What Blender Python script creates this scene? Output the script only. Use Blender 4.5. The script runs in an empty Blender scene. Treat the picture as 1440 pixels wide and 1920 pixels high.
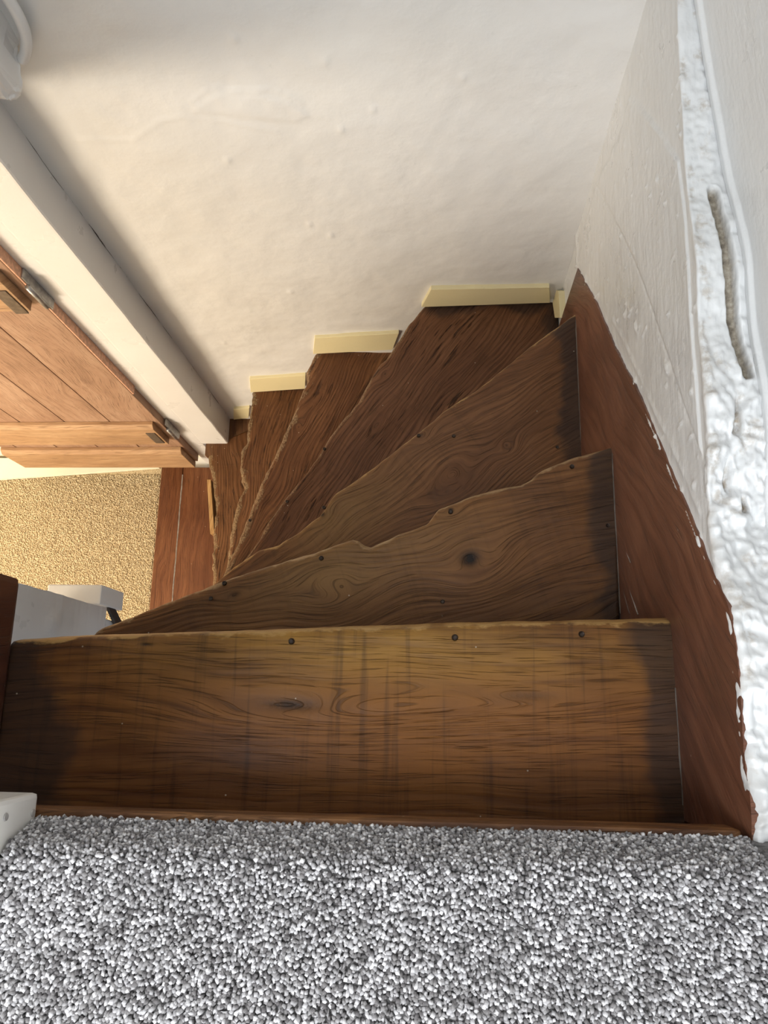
import bpy, bmesh, math, random
import numpy as np
from mathutils import Matrix, Vector

# ------------------------------------------------------------------ camera
scene = bpy.context.scene
COL = scene.collection
FPX = 1480.0                                   # focal length in pixels of the 1440 x 1920 frame
CAM = Vector((0.0, 0.0, 0.630))
ROT = Matrix.Rotation(0.003, 3, 'Z') @ Matrix.Rotation(0.2367, 3, 'X') @ Matrix.Rotation(0.0666, 3, 'Y')
cd = bpy.data.cameras.new('camera')
cd.sensor_fit = 'HORIZONTAL'; cd.sensor_width = 36.0; cd.lens = 36.0 * FPX / 1440.0
cd.clip_start = 0.01; cd.clip_end = 100
cam = bpy.data.objects.new('camera', cd); COL.objects.link(cam)
cam.matrix_world = Matrix.Translation(CAM) @ ROT.to_4x4()
scene.camera = cam

# ------------------------------------------------------------------ light
scene.view_settings.view_transform = 'Standard'
scene.view_settings.look = 'None'
scene.view_settings.gamma = 1.0
scene.view_settings.use_curve_mapping = False
scene.view_settings.exposure = 0.4

world = bpy.data.worlds.new('world'); scene.world = world
world.use_nodes = True
wbg = world.node_tree.nodes['Background']
wbg.inputs[0].default_value = (0.80, 0.88, 1.0, 1)
wbg.inputs[1].default_value = 1.0

def area(name, loc, target, sx, sy, power, color):
    l = bpy.data.lights.new(name, 'AREA'); l.shape = 'RECTANGLE'
    l.size = sx; l.size_y = sy; l.energy = power; l.color = color
    o = bpy.data.objects.new(name, l); COL.objects.link(o)
    o.location = loc
    o.rotation_euler = (Vector(target) - Vector(loc)).to_track_quat('-Z', 'Y').to_euler()
    return o
# daylight through the landing's rear window and the lower room's window, plus an added overhead fill
area('landing_window_light', (-0.35, -2.12, 1.30), (-0.2, 0.6, -0.5), 0.90, 1.0, 27, (0.90, 0.95, 1.0))
area('landing_overhead_fill', (-0.95, -0.55, 2.22), (-0.15, 0.05, -0.2), 0.8, 0.9, 32, (0.95, 0.97, 1.0))  # unseen lamp added overhead to brighten the right wall
area('lower_room_window_light', (-1.95, -0.95, -0.40), (-1.15, 0.45, -1.84), 0.7, 0.6, 46, (1.0, 0.86, 0.68))

# ------------------------------------------------------------------ helpers
def at(px, py, axis, val):
    """world point on the plane axis=val that the photograph shows at pixel px,py"""
    d = ROT @ Vector(((px - 720) / FPX, -(py - 960) / FPX, -1.0))
    return CAM + d * ((val - CAM[axis]) / d[axis])

RNG = np.random.RandomState(7)
_T = RNG.rand(256, 256)
def vnoise(x, y):
    x = np.asarray(x, float); y = np.asarray(y, float)
    xi = np.floor(x).astype(int); yi = np.floor(y).astype(int)
    fx = x - xi; fy = y - yi
    fx = fx * fx * (3 - 2 * fx); fy = fy * fy * (3 - 2 * fy)
    a = _T[xi % 256, yi % 256]; b = _T[(xi + 1) % 256, yi % 256]
    c = _T[xi % 256, (yi + 1) % 256]; d = _T[(xi + 1) % 256, (yi + 1) % 256]
    return (a * (1 - fx) + b * fx) * (1 - fy) + (c * (1 - fx) + d * fx) * fy
def fbm(x, y, o=4):
    s = 0; a = 0.5
    for i in range(o):
        s = s + a * (vnoise(x + 17.3 * i, y + 31.7 * i) - 0.5); x = x * 2.03; y = y * 2.03; a *= 0.5
    return s

def rn(u, v, f, s=0.0):
    a = 0.57 + s
    return vnoise((u * math.cos(a) - v * math.sin(a)) * f + s * 31, (u * math.sin(a) + v * math.cos(a)) * f + s * 17)
def rfbm(u, v, f, s=0.0, o=4):
    r = 0; a = 0.5
    for i in range(o): r = r + a * (rn(u, v, f, s + 0.37 * i) - 0.5); f *= 2.1; a *= 0.55
    return r
def link(name, me, mat, parent=None, smooth=False):
    o = bpy.data.objects.new(name, me); COL.objects.link(o)
    if mat is not None: me.materials.append(mat)
    if parent is not None: o.parent = parent
    if smooth: me.polygons.foreach_set('use_smooth', [True] * len(me.polygons))
    return o
def pyd(name, verts, faces, mat, parent=None, smooth=False):
    me = bpy.data.meshes.new(name)
    me.from_pydata([tuple(v) for v in verts], [], [tuple(f) for f in faces]); me.update()
    return link(name, me, mat, parent, smooth)
def fromnp(name, verts, quads, mat, parent=None, smooth=True):
    verts = np.asarray(verts, np.float32); quads = np.asarray(quads, np.int32)
    k = quads.shape[1]
    me = bpy.data.meshes.new(name)
    me.vertices.add(len(verts)); me.vertices.foreach_set('co', verts.ravel())
    me.loops.add(quads.size); me.loops.foreach_set('vertex_index', quads.ravel())
    me.polygons.add(len(quads)); me.polygons.foreach_set('loop_start', np.arange(0, quads.size, k, dtype=np.int32))
    me.update(calc_edges=True); me.validate()
    return link(name, me, mat, parent, smooth)
def fattr(o, name, vals):
    a = o.data.attributes.new(name, 'FLOAT', 'POINT'); a.data.foreach_set('value', np.asarray(vals, np.float32))
def uvset(o, fn):
    me = o.data; uv = me.uv_layers.new(name='UVMap')
    n = len(me.loops); vi = np.zeros(n, np.int32); me.loops.foreach_get('vertex_index', vi)
    co = np.zeros(len(me.vertices) * 3, np.float32); me.vertices.foreach_get('co', co); co = co.reshape(-1, 3)
    u, v = fn(co)
    uv.data.foreach_set('uv', np.stack([u, v], 1)[vi].astype(np.float32).ravel())
def finish(bm, name, mat, parent=None, bevel=0.0, seg=2, smooth=False):
    if bevel > 0:
        bmesh.ops.bevel(bm, geom=bm.edges[:], offset=bevel, segments=seg, affect='EDGES', profile=0.6)
    bmesh.ops.recalc_face_normals(bm, faces=bm.faces[:])
    me = bpy.data.meshes.new(name); bm.to_mesh(me); bm.free()
    return link(name, me, mat, parent, smooth)
def box(name, lo, hi, mat, parent=None, bevel=0.003, uvdir=None):
    bm = bmesh.new(); bmesh.ops.create_cube(bm, size=1)
    for v in bm.verts:
        v.co = Vector([(lo[i] + hi[i]) / 2 + v.co[i] * (hi[i] - lo[i]) for i in range(3)])
    o = finish(bm, name, mat, parent, bevel)
    if uvdir: uvset(o, uvdir)
    return o
def prism(name, poly, ext, mat, parent=None, bevel=0.0):
    """poly: list of 3D points, ext: extrusion vector"""
    bm = bmesh.new()
    a = [bm.verts.new(p) for p in poly]; b = [bm.verts.new(Vector(p) + Vector(ext)) for p in poly]
    bm.faces.new(a); bm.faces.new(b[::-1]); n = len(poly)
    for i in range(n): bm.faces.new((a[i], b[i], b[(i + 1) % n], a[(i + 1) % n]))
    return finish(bm, name, mat, parent, bevel)
def empty(name, loc=(0, 0, 0)):
    o = bpy.data.objects.new(name, None); COL.objects.link(o); o.empty_display_size = 0.05
    return o
def tag(o, label, cat, kind=None, group=None):
    o['label'] = label; o['category'] = cat
    if kind: o['kind'] = kind
    if group: o['group'] = group
    return o

# ------------------------------------------------------------------ materials
class NT:
    def __init__(s, name):
        s.m = bpy.data.materials.new(name); s.m.use_nodes = True
        s.t = s.m.node_tree; s.b = s.t.nodes['Principled BSDF']
    def n(s, ty, **kw):
        x = s.t.nodes.new(ty)
        for k, v in kw.items(): setattr(x, k, v)
        return x
    def l(s, a, b): s.t.links.new(a, b)
    def put(s, sock, v):
        if isinstance(v, bpy.types.NodeSocket): s.l(v, sock)
        else: sock.default_value = v
    def math(s, op, a, b=0.0, c=None, clamp=False):
        x = s.n('ShaderNodeMath', operation=op, use_clamp=clamp)
        s.put(x.inputs[0], a); s.put(x.inputs[1], b)
        if c is not None: s.put(x.inputs[2], c)
        return x.outputs[0]
    def comb(s, x, y, z=0.0):
        c = s.n('ShaderNodeCombineXYZ'); s.put(c.inputs[0], x); s.put(c.inputs[1], y); s.put(c.inputs[2], z)
        return c.outputs[0]
    def noise(s, vec, scale, detail=3, rough=0.55, dist=0.0):
        x = s.n('ShaderNodeTexNoise'); s.put(x.inputs['Vector'], vec)
        x.inputs['Scale'].default_value = scale; x.inputs['Detail'].default_value = detail
        x.inputs['Roughness'].default_value = rough; x.inputs['Distortion'].default_value = dist
        return x.outputs[0]
    def ramp(s, f, stops, interp='LINEAR'):
        x = s.n('ShaderNodeValToRGB'); x.color_ramp.interpolation = interp
        e = x.color_ramp.elements
        while len(e) < len(stops): e.new(0.5)
        for el, (p, c) in zip(e, stops):
            el.position = p; el.color = (c[0], c[1], c[2], 1) if not isinstance(c, (int, float)) else (c, c, c, 1)
        s.put(x.inputs[0], f); return x.outputs[0]
    def mix(s, f, a, b, mode='MIX'):
        x = s.n('ShaderNodeMix', data_type='RGBA', blend_type=mode)
        s.put(x.inputs[0], f)
        for sk, v in ((x.inputs[6], a), (x.inputs[7], b)):
            if isinstance(v, tuple): sk.default_value = (v[0], v[1], v[2], 1)
            else: s.put(sk, v)
        return x.outputs[2]
    def obj(s): return s.n('ShaderNodeTexCoord').outputs['Object']
    def attr(s, name): return s.n('ShaderNodeAttribute', attribute_name=name).outputs['Fac']
    def range(s, v, a, b, c=0.0, d=1.0):
        x = s.n('ShaderNodeMapRange', interpolation_type='SMOOTHSTEP'); s.put(x.inputs[0], v)
        x.inputs[1].default_value = a; x.inputs[2].default_value = b; x.inputs[3].default_value = c; x.inputs[4].default_value = d
        return x.outputs[0]
    def bump(s, h, dist, strength=1.0):
        x = s.n('ShaderNodeBump'); x.inputs['Distance'].default_value = dist; x.inputs['Strength'].default_value = strength
        s.put(x.inputs['Height'], h); s.l(x.outputs[0], s.b.inputs['Normal'])
    def out(s, col, rough, spec=0.5, coat=0.0):
        s.put(s.b.inputs['Base Color'], col if not isinstance(col, tuple) else (col[0], col[1], col[2], 1))
        s.put(s.b.inputs['Roughness'], rough); s.b.inputs['Specular IOR Level'].default_value = spec
        if coat: s.b.inputs['Coat Weight'].default_value = coat; s.b.inputs['Coat Roughness'].default_value = 0.35
        return s.m

def wood(name, seed, dark, mid, light, knots=(), ring=70.0, ringn=9.0, contrast=1.0, worn=None, edge=False,
         ends=False, speck=True, rough=(0.38, 0.6), spec=0.32, bumpd=0.0012, coat=0.04, patchy=0.5, streak=0.0, furrow=0.0, wear=(), edgew=0.030, warp=0.11):
    """grain runs along U of UVMap (metres)"""
    t = NT(name)
    uv = t.n('ShaderNodeUVMap', uv_map='UVMap').outputs[0]
    sp = t.n('ShaderNodeSeparateXYZ'); t.l(uv, sp.inputs[0]); u, v = sp.outputs[0], sp.outputs[1]
    lo = t.noise(t.comb(t.math('MULTIPLY', u, 2.6), t.math('MULTIPLY', v, 6.0), seed), 1.0, 2)
    vv = t.math('MULTIPLY_ADD', t.math('SUBTRACT', lo, 0.5), warp, v)
    kdark = None
    for (ku, kv, su, sv, st) in knots:
        du = t.math('DIVIDE', t.math('SUBTRACT', u, ku), su)
        dvr = t.math('SUBTRACT', v, kv); dv = t.math('DIVIDE', dvr, sv)
        d2 = t.math('ADD', t.math('MULTIPLY', du, du), t.math('MULTIPLY', dv, dv))
        g = t.math('EXPONENT', t.math('MULTIPLY', d2, -1.0))
        g2 = t.math('EXPONENT', t.math('MULTIPLY', d2, -14.0))
        vv = t.math('SUBTRACT', vv, t.math('MULTIPLY', t.math('MULTIPLY', dvr, g), 0.92))
        vv = t.math('MULTIPLY_ADD', t.math('MULTIPLY', t.math('SQRT', d2), g), sv * (0.9 if st > 0 else 0.45), vv)
        kd = t.math('MULTIPLY', g2, st)
        kdark = kd if kdark is None else t.math('MAXIMUM', kdark, kd)
    wob = t.noise(t.comb(t.math('MULTIPLY', u, 2.2), t.math('MULTIPLY', vv, 9.0), seed + 3.1), 1.0, 3, 0.6)
    ph = t.math('ADD', t.math('MULTIPLY', vv, ring * 6.2832), t.math('MULTIPLY', wob, ringn * 2.2))
    rg = t.math('POWER', t.math('MULTIPLY_ADD', t.math('SINE', ph), 0.5, 0.5), 0.55)
    fine = t.noise(t.comb(t.math('MULTIPLY', u, 7.0), t.math('MULTIPLY', vv, 240.0), seed + 9.0), 1.0, 5, 0.62)
    pore = t.noise(t.comb(t.math('MULTIPLY', u, 18.0), t.math('MULTIPLY', vv, 780.0), seed + 5.0), 1.0, 2, 0.5)
    patch = t.noise(t.comb(t.math('MULTIPLY', u, 4.5), t.math('MULTIPLY', v, 7.0), seed + 1.7), 1.0, 4, 0.6)
    rg2 = t.math('MULTIPLY', rg, t.range(t.noise(t.comb(t.math('MULTIPLY', u, 6.0), t.math('MULTIPLY', v, 14.0), seed + 30.0), 1.0, 3), 0.3, 0.7, 0.05, 1.0))
    f = t.math('ADD', t.math('MULTIPLY', rg2, 0.25 * contrast), t.math('MULTIPLY', fine, 0.64 * contrast))
    f = t.math('ADD', f, t.math('MULTIPLY', t.math('SUBTRACT', patch, 0.5), patchy))
    f = t.math('ADD', f, 0.14 + 0.2 * (1 - contrast))
    col = t.ramp(f, [(0.10, dark), (0.46, mid), (0.86, light)])
    for ((wu, wv), su, sv, am, wc) in wear:      # varnish worn through by feet
        du = t.math('DIVIDE', t.math('SUBTRACT', u, wu), su); dv = t.math('DIVIDE', t.math('SUBTRACT', v, wv), sv)
        g = t.math('EXPONENT', t.math('MULTIPLY', t.math('ADD', t.math('MULTIPLY', du, du), t.math('MULTIPLY', dv, dv)), -1.0))
        g = t.math('MULTIPLY', g, t.range(f, 0.2, 0.62, 0.25, 1.0)); g = t.math('MULTIPLY', g, t.range(patch, 0.25, 0.6, 0.5, 1.0))
        col = t.mix(t.math('MULTIPLY', g, am, clamp=True), col, wc)
    pf = t.range(pore, 0.58, 0.70)
    col = t.mix(t.math('MULTIPLY', pf, 0.42), col, tuple(c * 0.45 for c in dark))
    h = t.math('ADD', t.math('MULTIPLY', fine, 0.5), t.math('MULTIPLY', rg, 0.35))
    h = t.math('SUBTRACT', h, t.math('MULTIPLY', pf, 0.5))
    if furrow > 0:
        fw = t.noise(t.comb(t.math('MULTIPLY', u, 16.0), t.math('MULTIPLY', vv, 130.0), seed + 21.0), 1.0, 4, 0.6)
        fm = t.math('MULTIPLY', t.range(fw, 0.56, 0.64), t.range(patch, 0.42, 0.6))
        col = t.mix(t.math('MULTIPLY', fm, 0.8 * furrow), col, (0.018, 0.008, 0.005))
        h = t.math('SUBTRACT', h, t.math('MULTIPLY', fm, 1.2 * furrow))
    if streak > 0:     # dark drips and saw marks across the board
        sk = t.noise(t.comb(t.math('MULTIPLY', u, 95.0), t.math('MULTIPLY', v, 4.0), seed + 14.0), 1.0, 3, 0.6)
        col = t.mix(t.math('MULTIPLY', t.range(sk, 0.52, 0.72), streak), col, tuple(c * 0.7 for c in dark))
    if kdark is not None:
        nn = t.noise(t.comb(u, v, seed), 160.0, 3)
        kk = t.math('MULTIPLY', kdark, t.range(nn, 0.2, 0.6, 0.75, 1.1), clamp=True)
        col = t.mix(kk, col, (0.012, 0.007, 0.005)); h = t.math('SUBTRACT', h, t.math('MULTIPLY', kk, 1.5))
    if ends:           # varnish left unworn and grimy at the end by the string, plus shade painted on the top tread's left
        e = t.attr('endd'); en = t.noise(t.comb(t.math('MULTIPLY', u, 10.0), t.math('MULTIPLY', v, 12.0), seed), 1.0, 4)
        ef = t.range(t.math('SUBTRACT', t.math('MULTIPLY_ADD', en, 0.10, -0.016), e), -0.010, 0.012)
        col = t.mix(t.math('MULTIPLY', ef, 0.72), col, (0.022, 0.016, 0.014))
    if edge:
        e = t.attr('edge'); en = t.noise(t.comb(t.math('MULTIPLY', u, 28.0), t.math('MULTIPLY', v, 60.0), seed + 2.0), 1.0, 4, 0.65)
        ef = t.range(t.math('SUBTRACT', t.math('MULTIPLY_ADD', en, edgew, -0.011 - (edgew - 0.030) * 0.32), e), -0.002, 0.004)
        if edgew > 0.04:
            e2 = t.noise(t.comb(u, v, seed + 4.0), 210.0, 4, 0.7)
            ef = t.math('MULTIPLY', ef, t.range(e2, 0.40, 0.58, 0.15, 1.0))
        col = t.mix(t.math('MULTIPLY', ef, 0.8), col, worn)
        h = t.math('ADD', h, t.math('MULTIPLY', en, t.math('MULTIPLY', ef, 1.3)))
    if speck:
        sc = t.n('ShaderNodeTexVoronoi'); t.put(sc.inputs['Vector'], t.comb(u, v, seed)); sc.inputs['Scale'].default_value = 42
        sf = t.range(sc.outputs['Distance'], 0.035, 0.05, 1.0, 0.0)
        sel = t.n('ShaderNodeSeparateColor'); t.l(sc.outputs['Color'], sel.inputs[0])
        col = t.mix(t.math('MULTIPLY', sf, t.range(sel.outputs[0], 0.55, 0.58, 0.0, 0.6)), col, (0.62, 0.54, 0.42))
    rn = t.range(patch, 0.3, 0.7, rough[0], rough[1])
    t.bump(h, bumpd)
    return t.out(col, rn, spec, coat)

def plaster(name, col, col2, bump=0.0015, rough=0.5, stroke=0.5, attrs=False, spec=0.4):
    t = NT(name); o = t.obj()
    big = t.noise(o, 2.2, 3, 0.5); med = t.noise(o, 14.0, 4, 0.55); fin = t.noise(o, 95.0, 4, 0.6)
    mp = t.n('ShaderNodeMapping'); t.l(o, mp.inputs[0]); mp.inputs['Scale'].default_value = (60, 14, 60); mp.inputs['Rotation'].default_value = (0.6, 0, 0)
    br = t.noise(mp.outputs[0], 1.0, 3, 0.6)
    c = t.mix(t.range(big, 0.3, 0.7), col, col2)
    c = t.mix(t.math('MULTIPLY', t.range(fin, 0.62, 0.8), 0.25), c, tuple(x * 0.75 for x in col2))
    if attrs:
        g = t.attr('groove'); gm = t.attr('grime')
        gn = t.noise(o, 160.0, 4, 0.6)
        c = t.mix(t.math('MULTIPLY', gm, t.range(gn, 0.3, 0.65)), c, (0.30, 0.22, 0.13))
        c = t.mix(g, c, t.ramp(gn, [(0.3, (0.13, 0.105, 0.08)), (0.55, (0.32, 0.28, 0.22)), (0.75, (0.46, 0.42, 0.36))]))
    h = t.math('ADD', t.math('MULTIPLY', med, 1.0), t.math('MULTIPLY', fin, 0.28))
    h = t.math('ADD', h, t.math('MULTIPLY', br, stroke))
    t.bump(h, bump)
    return t.out(c, t.range(med, 0.3, 0.7, rough - 0.08, rough + 0.1), spec)

M = {}
M['wall_back'] = plaster('plaster_back', (0.735, 0.722, 0.70), (0.705, 0.688, 0.655), 0.0011, 0.5, 0.15)
M['wall_right'] = plaster('plaster_right', (0.70, 0.71, 0.715), (0.64, 0.65, 0.65), 0.0016, 0.34, 0.9, attrs=True, spec=0.5)
M['wall'] = plaster('plaster_plain', (0.80, 0.79, 0.76), (0.76, 0.75, 0.72), 0.001, 0.6, 0.1)
M['white'] = plaster('white_gloss_paint', (0.77, 0.76, 0.745), (0.72, 0.705, 0.68), 0.0006, 0.34, 0.3)
M['cream'] = plaster('cream_paint', (0.80, 0.70, 0.42), (0.70, 0.62, 0.38), 0.0006, 0.4, 0.2)
M['creamlow'] = plaster('cream_floor_paint', (0.85, 0.80, 0.66), (0.82, 0.77, 0.62), 0.0004, 0.5, 0.1)
M['plastic'] = plaster('white_plastic', (0.80, 0.78, 0.74), (0.78, 0.76, 0.72), 0.0002, 0.35, 0.0)
def plain(name, col, rough, metal=0.0):
    t = NT(name); n = t.noise(t.obj(), 90.0, 4)
    c = t.mix(t.range(n, 0.35, 0.7), tuple(x * 0.65 for x in col), col)
    t.bump(n, 0.0006); t.b.inputs['Metallic'].default_value = metal
    return t.out(c, rough)
M['iron'] = plain('aged_iron', (0.10, 0.085, 0.075), 0.5, 0.6)
M['steel'] = plain('grey_hinge_metal', (0.42, 0.41, 0.40), 0.4, 0.7)
M['hinge'] = plain('brown_hinge_metal', (0.16, 0.12, 0.09), 0.5, 0.4)
M['screw'] = plain('dark_screw', (0.045, 0.03, 0.022), 0.4, 0.5)
M['hole'] = plain('screw_filler', (0.42, 0.40, 0.38), 0.6)
M['dust'] = plain('grey_dust', (0.30, 0.27, 0.24), 0.9)
M['dust2'] = plain('dark_dust', (0.15, 0.125, 0.105), 0.9)

DK = (0.026, 0.0105, 0.0045)
TW = {}   # tread woods, one per tread as each board has its own figure

# ------------------------------------------------------------------ setting
RISE = 0.23
ZK = [-RISE * k for k in range(9)]
YB = 0.833; XR = 0.248; XN = -0.46; ZF = ZK[8]

# back wall, an uneven plaster sheet
def heightwall(name, U, V, place, hfun, mat):
    uu, vv = np.meshgrid(U, V, indexing='ij')
    h = hfun(uu, vv)
    P = place(uu, vv, h).reshape(-1, 3)
    nu, nv = len(U), len(V)
    i = np.arange(nu * nv).reshape(nu, nv)
    q = np.stack([i[:-1, :-1], i[1:, :-1], i[1:, 1:], i[:-1, 1:]], -1).reshape(-1, 4)
    return fromnp(name, P, q, mat), uu, vv, h

def dist_poly(u, v, pts):
    d = np.full(u.shape, 9.0)
    for (a, b), (c, e) in zip(pts[:-1], pts[1:]):
        L = (c - a) ** 2 + (e - b) ** 2 + 1e-12
        t = np.clip(((u - a) * (c - a) + (v - b) * (e - b)) / L, 0, 1)
        d = np.minimum(d, np.hypot(u - a - t * (c - a), v - b - t * (e - b)))
    return d
def inside(u, v, pts):
    r = np.zeros(u.shape, bool); n = len(pts)
    for i in range(n):
        a, b = pts[i]; c, e = pts[(i + 1) % n]
        k = (b > v) != (e > v)
        with np.errstate(divide='ignore', invalid='ignore'):
            x = (c - a) * (v - b) / (e - b + 1e-15) + a
        r ^= k & (u < x)
    return r
def sm(x): x = np.clip(x, 0, 1); return x * x * (3 - 2 * x)

def bw(px): return [(p.x, p.z) for p in (at(a, b, 1, YB) for a, b in px)]
crackA = bw([(358, 190), (385, 172), (405, 166), (440, 170), (470, 167), (515, 170), (545, 180), (565, 192)])
crackB = bw([(130, 262), (190, 262), (250, 260), (300, 224), (340, 216), (420, 224), (520, 244)])
def hb(u, v):
    h = 0.010 * fbm(u * 5, v * 5, 3) + 0.0035 * fbm(u * 24 + 3, v * 24, 3)
    reg = bw([(358, 190), (405, 166), (470, 167), (545, 180), (590, 215), (560, 232), (420, 218), (350, 214)])
    d = dist_poly(u, v, reg + reg[:1]); ins = inside(u, v, reg)
    h += np.where(ins, 0.0022 * sm(d / 0.012), 0)
    h += 0.0022 * np.exp(-(dist_poly(u, v, crackA) / 0.0022) ** 2)
    h += 0.0012 * np.exp(-(dist_poly(u, v, crackB) / 0.004) ** 2)
    for px in [(427, 298), (420, 643), (440, 75), (640, 240), (610, 115), (700, 205), (868, 145), (905, 590), (580, 420), (620, 440), (545, 545)]:
        p = at(px[0], px[1], 1, YB); d = np.hypot(u - p.x, (v - p.z) * 0.6); h += 0.0025 * np.exp(-(d / 0.004) ** 2)
    return h
U = np.linspace(-0.64, 0.33, 230); V = np.linspace(-1.86, 0.30, 400)
wb, uu, vv, hh = heightwall('wall_back', U, V, lambda u, v, h: np.stack([u, YB - h, v], -1), hb, M['wall_back'])
tag(wb, 'uneven white plaster wall at the back of the stairwell', 'wall', 'structure')
o = box('wall_back_upper', (-0.64, YB, 0.29), (0.33, YB + 0.06, 2.3), M['wall'], wb, 0)

# right wall: skim layers, broken plaster band at floor level, open groove, board above
XW = XR + 0.004
def rw(px): return [(p.y, p.z) for p in (at(a, b, 0, XW) for a, b in px)]
STR_TOP = [(1412, 1600), (1409, 1566), (1406, 1492), (1397, 1440), (1392, 1370), (1388, 1294), (1381, 1220), (1374, 1169), (1367, 1141), (1355, 1110),
           (1330, 1057), (1313, 1013), (1290, 955), (1267, 903), (1237, 827), (1213, 773), (1190, 720), (1172, 690), (1153, 653), (1134, 607), (1117, 567), (1099, 533), (1083, 503)]
strtop = rw(STR_TOP)
inner = rw([(1262, -120), (1270, 0), (1273, 104), (1284, 278), (1287, 347), (1301, 427), (1311, 521), (1306, 597), (1317, 667), (1330, 780), (1333, 863), (1327, 947), (1345, 1050), (1375, 1160), (1402, 1470), (1412, 1600)])
ZL = -0.082
def lw(px): return [(p.y, p.x - XW) for p in (at(a, b, 2, ZL) for a, b in px)]
outer = [(0.90, 0.004)] + lw([(1301, 0), (1340, 185), (1374, 347), (1400, 500), (1419, 640), (1440, 790)]) + [(0.0, 0.048), (-0.5, 0.052)]
grooveC = lw([(1341, 352), (1349, 400), (1358, 450), (1368, 520), (1378, 590), (1389, 640), (1402, 700)])
crumb = lw([(1400, 680), (1390, 760), (1380, 830), (1375, 900), (1400, 950)])
skim = rw([(1183, 184), (1162, 264), (1120, 347), (1155, 412), (1178, 460), (1205, 525), (1222, 575), (1262, 690), (1290, 775), (1320, 860), (1300, 600), (1290, 420), (1275, 300), (1230, 230)])
skim2 = rw([(1083, 503), (1100, 425), (1120, 347), (1155, 412), (1178, 460), (1205, 525), (1222, 575), (1262, 690), (1290, 775), (1330, 880), (1345, 990), (1355, 1100), (1330, 1057), (1267, 903), (1213, 773), (1153, 653)])
ridge = rw([(1183, 184), (1165, 250), (1145, 300), (1120, 347), (1102, 415), (1083, 503)])
ridge2 = rw([(1183, 184), (1205, 205), (1228, 240), (1252, 262)])
skimlow = rw([(1150, 600), (1175, 650), (1205, 715), (1232, 775), (1258, 825), (1285, 890), (1315, 960)])
def interp_y(u, pts):
    ys = np.array([p[0] for p in pts]); zs = np.array([p[1] for p in pts]); k = np.argsort(ys)
    if len(pts) < 17:                      # soften the corners of the drawn line
        return sum(np.interp(u + d, ys[k], zs[k]) for d in (-0.03, -0.02, -0.01, 0, 0.01, 0.02, 0.03)) / 7
    return np.interp(u, ys[k], zs[k])
def wall_right_points(u, w):
    """u = Y, w = run over the surface: below 0 the old wall, 0..W the ledge, above W the wall over it"""
    zl = np.maximum(interp_y(u, inner), interp_y(u, strtop) + 0.008); W = interp_y(u, outer)
    v = zl + np.minimum(w, 0)
    low = w < 0
    near = sm((0.36 - u) / 0.14)
    h = 0.0030 * fbm(u * 6 + 5, v * 6, 3) + 0.0013 * fbm(u * 30, v * 30 + 8, 3)
    for reg, a, q in ((skim, 0.0024, 0.0035), (skim2, 0.0011, 0.0035)):
        d = dist_poly(u, v, reg + reg[:1]); h = h + np.where(inside(u, v, reg), a * sm(d / q), 0)
    h += 0.0030 * np.exp(-(dist_poly(u, v, ridge) / 0.0022) ** 2) * (0.3 + 1.2 * vnoise(u * 60, v * 60))
    h += 0.0014 * np.exp(-(dist_poly(u, v, ridge2) / 0.0022) ** 2)
    h += 0.0018 * np.exp(-(dist_poly(u, v, skimlow) / 0.003) ** 2) * vnoise(u * 70, v * 70)
    b = rn(u, v * 0.6, 110, 6.0); h += 0.0022 * sm((b - 0.86) / 0.12)
    zs = interp_y(u, strtop); ab = sm((v - zs) / 0.003 + 0.3)
    h += 0.0034 * np.exp(-((v - zs) / 0.008) ** 2) * ab * (0.25 + vnoise(u * 65 + 2, v * 65))
    h = np.where((v < zs - 0.001) & (w < -0.002), np.minimum(h, 0.0) - 0.004, h)
    h = h * (1 - sm((w - 0.001) / 0.004)) + sm((w - W) / 0.004) * 0.002 * rfbm(u, w, 9, 7.0, 4)
    # ragged lip and ledge of broken plaster
    lip = np.exp(-(w / 0.008) ** 2)
    n1 = 0.5 + rfbm(u, w * 1.3, 30, 0.3, 4); n2 = 0.5 + rfbm(u, w, 75, 1.1, 3); n3 = rn(u, w, 190, 2.2)
    bl = 1 - np.abs(2.4 * rfbm(u + 0.03 * rfbm(u, w, 40, 4.0, 3), w * 1.4, 21, 3.0, 4))
    h += lip * (0.002 + 0.004 * near) * (n1 * 1.2 + n2 * 0.6 - 0.5)
    led = sm((w + 0.002) / 0.006) * sm((W - w) / 0.004)
    amp = 0.006 + 0.012 * near
    h += led * (amp * (n1 - 0.35) + 0.55 * amp * (n2 - 0.5) + 0.3 * amp * (n3 - 0.5) + 0.006 * near * (bl - 0.4))
    dg = dist_poly(u, w, grooveC); g = sm((0.0062 - dg) / 0.0018) * (w > 0)
    dc = dist_poly(u, w, crumb); g2 = sm((0.0060 - dc) / 0.003) * (w > 0) * sm((vnoise(u * 50, w * 90) - 0.25) / 0.3)
    h = h * (1 - g) - 0.011 * g - 0.010 * g2
    up = sm((w - W) / 0.003)
    h += up * (0.0045 * (1 - sm((w - W - 0.010) / 0.004)) + 0.001)
    h = np.where(w > -0.006, np.maximum(h, -0.004 - 0.02 * (g + g2)), h)
    x = XW + np.clip(w, 0, W); z = zl + np.minimum(w, 0) + np.maximum(w - W, 0)
    a1 = sm((w + 0.004) / 0.008) * 1.5708; a2 = sm((w - W + 0.003) / 0.006) * 1.5708
    an = np.where(w < W * 0.5, a1, 1.5708 - a2)
    P = np.stack([x - np.cos(an) * h, u, z + np.sin(an) * h], -1)
    gr = np.maximum(led * sm((rfbm(u, w, 60, 5.0, 4) - 0.12) / 0.12) * 0.45, g2 * 0.9)
    gr = np.maximum(gr, np.exp(-((w - W) / 0.0022) ** 2) * sm((vnoise(u * 30, u * 0 + 2) - 0.4) / 0.3) * 0.7)
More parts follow.
